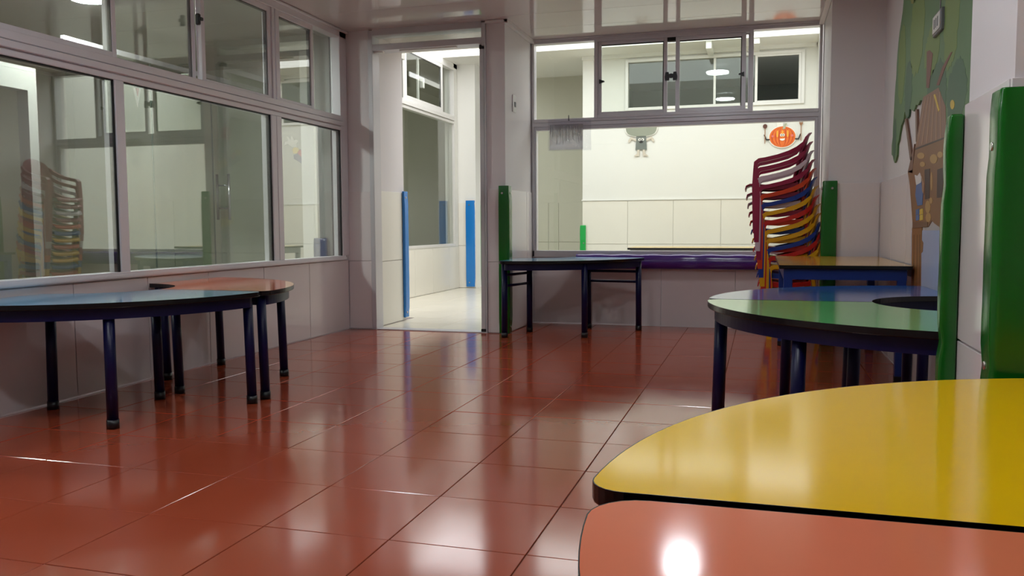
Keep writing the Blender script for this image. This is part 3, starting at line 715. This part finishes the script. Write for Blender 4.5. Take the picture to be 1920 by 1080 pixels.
# wall stickers in the courtyard (flat boards on the wall)
def ell(cx, cz, rx, rz, n=24, a0=0, a1=2*PI): return [(cx+rx*math.cos(a0+(a1-a0)*i/n), cz+rz*math.sin(a0+(a1-a0)*i/n)) for i in range(n)]
def board(par, name, pts, d, m, pl='y', c=YCB):
    mb = MB()
    mb.prism(pts, c-d, c-d+.0045, 'y') if pl == 'y' else mb.prism(pts, c-d, c-d+.0105, 'x')
    return mb.build(name, m, par)
C = {k: flat('print_' + k, c) for k, c in dict(white=(240, 238, 230), grey=(112, 118, 112), lgrey=(146, 150, 134), dark=(40, 36, 36), orange=(230, 112, 36), dorange=(196, 66, 20), amber=(246, 170, 60),
    stem=(176, 176, 150), brown=(92, 52, 40), wood=(156, 110, 74), skin=(206, 196, 180), pink=(226, 120, 120)).items()}
t = thing('mushroom_sticker', 'grey smiling mushroom sticker on the courtyard wall, left one', 'sticker', (-1.39, YCB, 1.7))
cap = ell(-1.392, 2.03, .185, .125); cap = [(x, z if z > 1.96 else 1.96 + (z-1.96)*.55) for x, z in cap]
board(t, 'backing', [(x*1.0 + (x+1.392)*.06, z + (z-2.03)*.06) for x, z in cap], .004, C['white']); board(t, 'cap', cap, .006, C['lgrey'])
board(t, 'stem', [(-1.45, 1.935), (-1.335, 1.935), (-1.33, 1.87), (-1.325, 1.775), (-1.46, 1.775), (-1.452, 1.87)], .006, C['grey'])
for s in (-1, 1):
    board(t, 'arm', [(-1.392+s*.06, 1.90), (-1.392+s*.12, 1.93), (-1.392+s*.15, 1.90), (-1.392+s*.158, 1.865), (-1.392+s*.135, 1.868), (-1.392+s*.115, 1.90), (-1.392+s*.06, 1.875)][::s], .006, C['skin'])
    board(t, 'leg', [(-1.392+s*.02, 1.775), (-1.392+s*.045, 1.775), (-1.392+s*.05, 1.73), (-1.392+s*.09, 1.70), (-1.392+s*.02, 1.70)][::s], .006, C['skin'])
    e = board(t, 'eye', ell(-1.392+s*.018, 1.895, .017, .016, 14), .011, C['white']); board(e, 'pupil', ell(-1.392+s*.014, 1.893, .007, .008, 10), .013, C['dark'])
board(t, 'mouth', ell(-1.392, 1.868, .022, .012, 14), .011, C['dark'])
t = thing('pumpkin_sticker', 'orange smiling pumpkin sticker with spoon and fork on the courtyard wall', 'sticker', (.215, YCB, 1.76))
px, pz = .212, 1.873
board(t, 'backing', ell(px, pz, .152, .127, 32), .004, C['white'])
board(t, 'body', ell(px, pz, .142, .117, 32), .006, C['orange'])
for u in (-.115, -.075, -.038, .038, .075, .115):
    w_ = .010; pts = []
    for k in range(9):
        f = -1+2*k/8; pts.append((px+u*math.sqrt(max(0,1-(f*.93)**2))-w_*.5*(1-f*f), pz+f*.108))
    for k in range(8, -1, -1):
        f = -1+2*k/8; pts.append((px+u*math.sqrt(max(0,1-(f*.93)**2))+w_*.5*(1-f*f)+.0008, pz+f*.108))
    board(t, 'rib', pts, .008, C['dorange'])
for u in (-.055, .0, .057): board(t, 'amber_segment', ell(px+u, pz+.035, .012, .04, 14), .0085, C['amber'])  # amber segments of the pumpkin print
board(t, 'stalk', [(px+.0, pz+.085), (px+.03, pz+.09), (px+.035, pz+.12), (px+.05, pz+.15), (px+.025, pz+.15), (px+.008, pz+.12)], .010, C['stem'])
for s in (-1, 1):
    e = board(t, 'eye', ell(px+s*.013, pz+.02, .013, .016, 14), .011, C['white']); board(e, 'pupil', ell(px+s*.010, pz+.02, .005, .007, 10), .013, C['dark'])
    board(t, 'cheek', ell(px+s*.105, pz+(.01 if s < 0 else .012), .013, .013, 12), .010, C['pink'])
    board(t, 'arm', [(px+s*.138, pz-.02), (px+s*.17, pz-.02), (px+s*.19, pz+.03), (px+s*.205, pz+.03), (px+s*.18, pz-.035), (px+s*.138, pz-.035)][::s], .006, C['dark'])
board(t, 'mouth', ell(px, pz-.022, .028, .022, 16, PI, 2*PI) + [(px+.028, pz-.018)], .011, C['white'])
board(t, 'hat', [(px-.06, pz+.112), (px+.005, pz+.122), (px+.01, pz+.18), (px+.05, pz+.20), (px+.04, pz+.25), (px-.11, pz+.25), (px-.12, pz+.19), (px-.065, pz+.175)], .0055, C['white'])
board(t, 'spoon', ell(px-.190, pz+.125, .024, .026, 16), .008, C['brown']); board(t, 'spoon_handle', [(px-.194, pz-.07), (px-.186, pz-.07), (px-.186, pz+.11), (px-.194, pz+.11)], .007, C['wood'])
board(t, 'fork', [(px+.196, pz-.05), (px+.204, pz-.05), (px+.204, pz+.12), (px+.218, pz+.14), (px+.218, pz+.20), (px+.212, pz+.20), (px+.210, pz+.15), (px+.203, pz+.15), (px+.203, pz+.20), (px+.197, pz+.20), (px+.197, pz+.15), (px+.190, pz+.15), (px+.188, pz+.20), (px+.182, pz+.20), (px+.182, pz+.14), (px+.196, pz+.12)], .007, C['wood'])
# cut-out figure parts on the next room's end wall
YN = 7.89
C2 = {k: flat('cutout_' + k, c) for k, c in dict(glove=(232, 226, 214), yellow=(230, 196, 40), navy=(30, 40, 90), red=(196, 60, 56), lilac=(150, 130, 190), cream=(236, 200, 120)).items()}
def along(px_, py_):
    """point on the end wall seen at a place in the photograph"""
    fx, fy = (px_-960)/F_PX, (py_-540)/F_PX
    m = S.camera.matrix_world.to_3x3(); d = m @ Vector((fx, -fy, -1)); k = YN/d.y
    return (d.x*k, CAM_H + d.z*k)
t = thing('cutout_figure', 'painted cut-out arm, shoe and red hair behind the left glazing', 'decoration', (-4.5, YN, .9))
def cut(name, pts, d, m): return board(t, name, [along(*p) for p in pts], d, m, 'y', YN)
cut('hand', [(549,276),(540,270),(533,274),(535,266),(541,264),(538,256),(542,257),(546,263),(546,255),(550,256),(552,263),(557,262),(560,265),(556,270),(557,276)], .006, C2['glove'])
cut('cuff', [(549,279),(553,276),(559,277),(561,282),(557,288),(550,288)], .006, C2['yellow'])
cut('sleeve', [(551,291),(557,288),(563,279),(569,287),(577,293),(575,306),(570,311),(561,303),(552,298)], .006, C2['navy'])
cut('sleeve_band', [(558,287),(563,280),(569,287),(567,296)], .0075, C2['red'])
cut('upper_arm', [(575,306),(578,294),(594,297),(598,300),(598,312),(590,313)], .006, C2['cream'])
cut('hair', [(568,232),(580,231),(587,236),(588,248),(582,256),(572,256),(567,246)], .006, C2['red'])
cut('ear', ell(576, 270, 6, 8, 16), .006, C2['glove'])
cut('shoe', [(571,408),(574,402),(584,406),(597,410),(597,426),(585,423),(573,418)], .006, C2['yellow'])
cut('trouser', [(575,402),(580,394),(590,392),(597,396),(597,410),(585,407)], .0075, C2['red'])

# ------------------------------------------------------------------ mural on the right wall (flat print)
MU = {k: flat('mural_' + k, c, .45) for k, c in dict(leaf=(116, 142, 66), leaf2=(92, 130, 82), leaf3=(70, 108, 78), olive=(140, 144, 64), roof=(146, 104, 84), roof2=(168, 126, 96), wood=(142, 98, 62), dark=(70, 48, 44),
    stone=(190, 150, 88), rope=(126, 92, 74), branch=(128, 70, 60), blue=(88, 116, 170), white=(226, 222, 220), sky=(168, 178, 206), trunk=(146, 96, 48), trunk2=(112, 70, 36), yellow=(222, 190, 70), shelf=(120, 80, 56)).items()}
def on_right(px_, py_):
    fx, fy = (px_-960)/F_PX, (py_-540)/F_PX
    m = S.camera.matrix_world.to_3x3(); d = m @ Vector((fx, -fy, -1)); k = XR/d.x
    return (d.y*k, CAM_H + d.z*k)
t = thing('wall_mural', 'painted mural of a tree and a tree house on the right wall', 'mural', (XR, 4.8, 1.2))
def mur(name, pts, d, m, raw=False): return board(t, name, pts if raw else [on_right(*p) for p in pts], d*.0006, m, 'x', XR-.001)
def jag(pts, n, amp):
    out = []
    for i in range(len(pts)):
        a, b = Vector(pts[i]), Vector(pts[(i+1) % len(pts)])
        out.append(tuple(a))
        k = int((b-a).length/n)
        nn = (b-a).orthogonal().normalized() if (b-a).length > 0 else Vector((0,0))
        for j in range(1, k+1):
            p = a.lerp(b, j/(k+1)) + nn*random.uniform(-amp, amp); out.append((p.x, p.y))
    return out
zt = ZC-.004
fol = [(5.62, zt), (5.72, 2.237), (5.886, 2.016), (5.98, 1.70), (6.02, 1.50), (6.05, 1.33), (5.95, 1.285), (5.86, 1.281), (5.76, 1.40), (5.68, 1.478), (5.553, 1.543), (5.30, 1.52), (4.98, 1.53), (4.70, 1.45), (4.45, 1.36), (4.22, 1.30), (3.90, 1.28), (3.4, 1.27), (3.0, 1.32), (2.8, 1.7), (2.8, zt)]
mur('foliage', jag(fol, .07, .018), 1, MU['leaf2'], raw=True)
for name, m, cs in (('foliage_shade', MU['leaf3'], [(5.93, 1.42, .06, .13), (5.45, 1.66, .13, .16), (4.6, 1.5, .25, .16), (4.15, 1.45, .2, .14)]),
                    ('foliage_light', MU['leaf'], [(5.72, 1.85, .14, .24), (5.2, 1.95, .22, .25), (4.75, 1.75, .2, .12), (4.3, 1.8, .16, .22)]),
                    ('foliage_top', MU['olive'], [(5.35, 2.3, .2, .17), (4.7, 2.25, .26, .22), (4.2, 2.2, .2, .22)])):
    for a, b, ra, rb in cs: mur(name, jag(ell(a, b, ra, rb, 22), .035, .02), 2, m, raw=True)
mur('backdrop', [(1709,432),(1772,432),(1772,575),(1709,575)], 1, MU['sky'])
for pts in ([(1697,224),(1700,222),(1711,300),(1707,300)], [(1717,205),(1720,205),(1721,262),(1718,266)], [(1712,325),(1703,322),(1708,300),(1715,270)]): mur('rope', pts, 3, MU['rope'])
mur('roof', [(1717,278),(1732,182),(1761,164),(1774,200),(1775,256),(1750,266)], 3, MU['roof'])
for k in range(6):
    a = k/6; mur('roof_board', [(1719+a*54, 274-a*16), (1722+a*53, 273-a*16), (1738+a*32, 182-a*12), (1736+a*32, 183-a*12)], 4, MU['roof2'])
mur('roof_edge', [(1717,278),(1718,281),(1775,259),(1775,256)], 5, MU['dark'])
mur('house', [(1717,281),(1775,259),(1775,300),(1772,432),(1760,424),(1748,414),(1741,426),(1712,418),(1707,350),(1703,322),(1712,318)], 3, MU['wood'])
for c in ((1728,292,7,6), (1752,298,7,9), (1741,388,5,12), (1742,408,5,9), (1731,308,5,5), (1764,290,5,6), (1748,340,2,18), (1747,376,3,6)): mur('stone', ell(*c, 12), 5, MU['stone'])
mur('doorway', [(1735,318),(1745,316),(1744,372),(1736,374)], 5, MU['dark']); mur('window_opening', [(1759,318),(1770,314),(1769,370),(1758,371)], 5, MU['dark'])
mur('coat', [(1720,345),(1729,340),(1732,362),(1731,384),(1722,386),(1718,366)], 7, MU['blue']); mur('collar', [(1717,328),(1722,330),(1726,324),(1729,332),(1729,342),(1720,347)], 8, MU['white'])
mur('sleeve', [(1730,328),(1735,345),(1734,365),(1731,358)], 8, MU['roof2'])
for k, c in enumerate(('blue', 'yellow', 'blue', 'yellow')): mur('book', [(1719+(k%2)*7, 393+(k//2)*11), (1725+(k%2)*7, 391+(k//2)*11), (1725+(k%2)*7, 401+(k//2)*11), (1719+(k%2)*7, 403+(k//2)*11)], 7, MU[c])
mur('shelf', [(1713,416),(1741,416),(1741,425),(1713,428)], 7, MU['shelf'])
mur('trunk', [(1711,427),(1730,425),(1729,450),(1732,455),(1731,472),(1728,475),(1728,500),(1727,560),(1709,570)], 3, MU['trunk'])
for a in (1714, 1720, 1725): mur('bark_line', [(a, 440), (a+1.4, 440), (a+.6, 560), (a-.8, 560)], 4, MU['trunk2'])
mur('branch', [(1739,97),(1744,94),(1750,100),(1746,140),(1743,165),(1738,165)], 4, MU['branch']); mur('branch', [(1757,160),(1762,160),(1773,128),(1787,97),(1784,98),(1768,126)], 4, MU['branch'])
mur('plank', [(1752,178),(1755,176),(1763,206),(1761,210)], 5, MU['yellow']); mur('flower', ell(1787, 196, 4, 9, 12), 4, MU['yellow'])
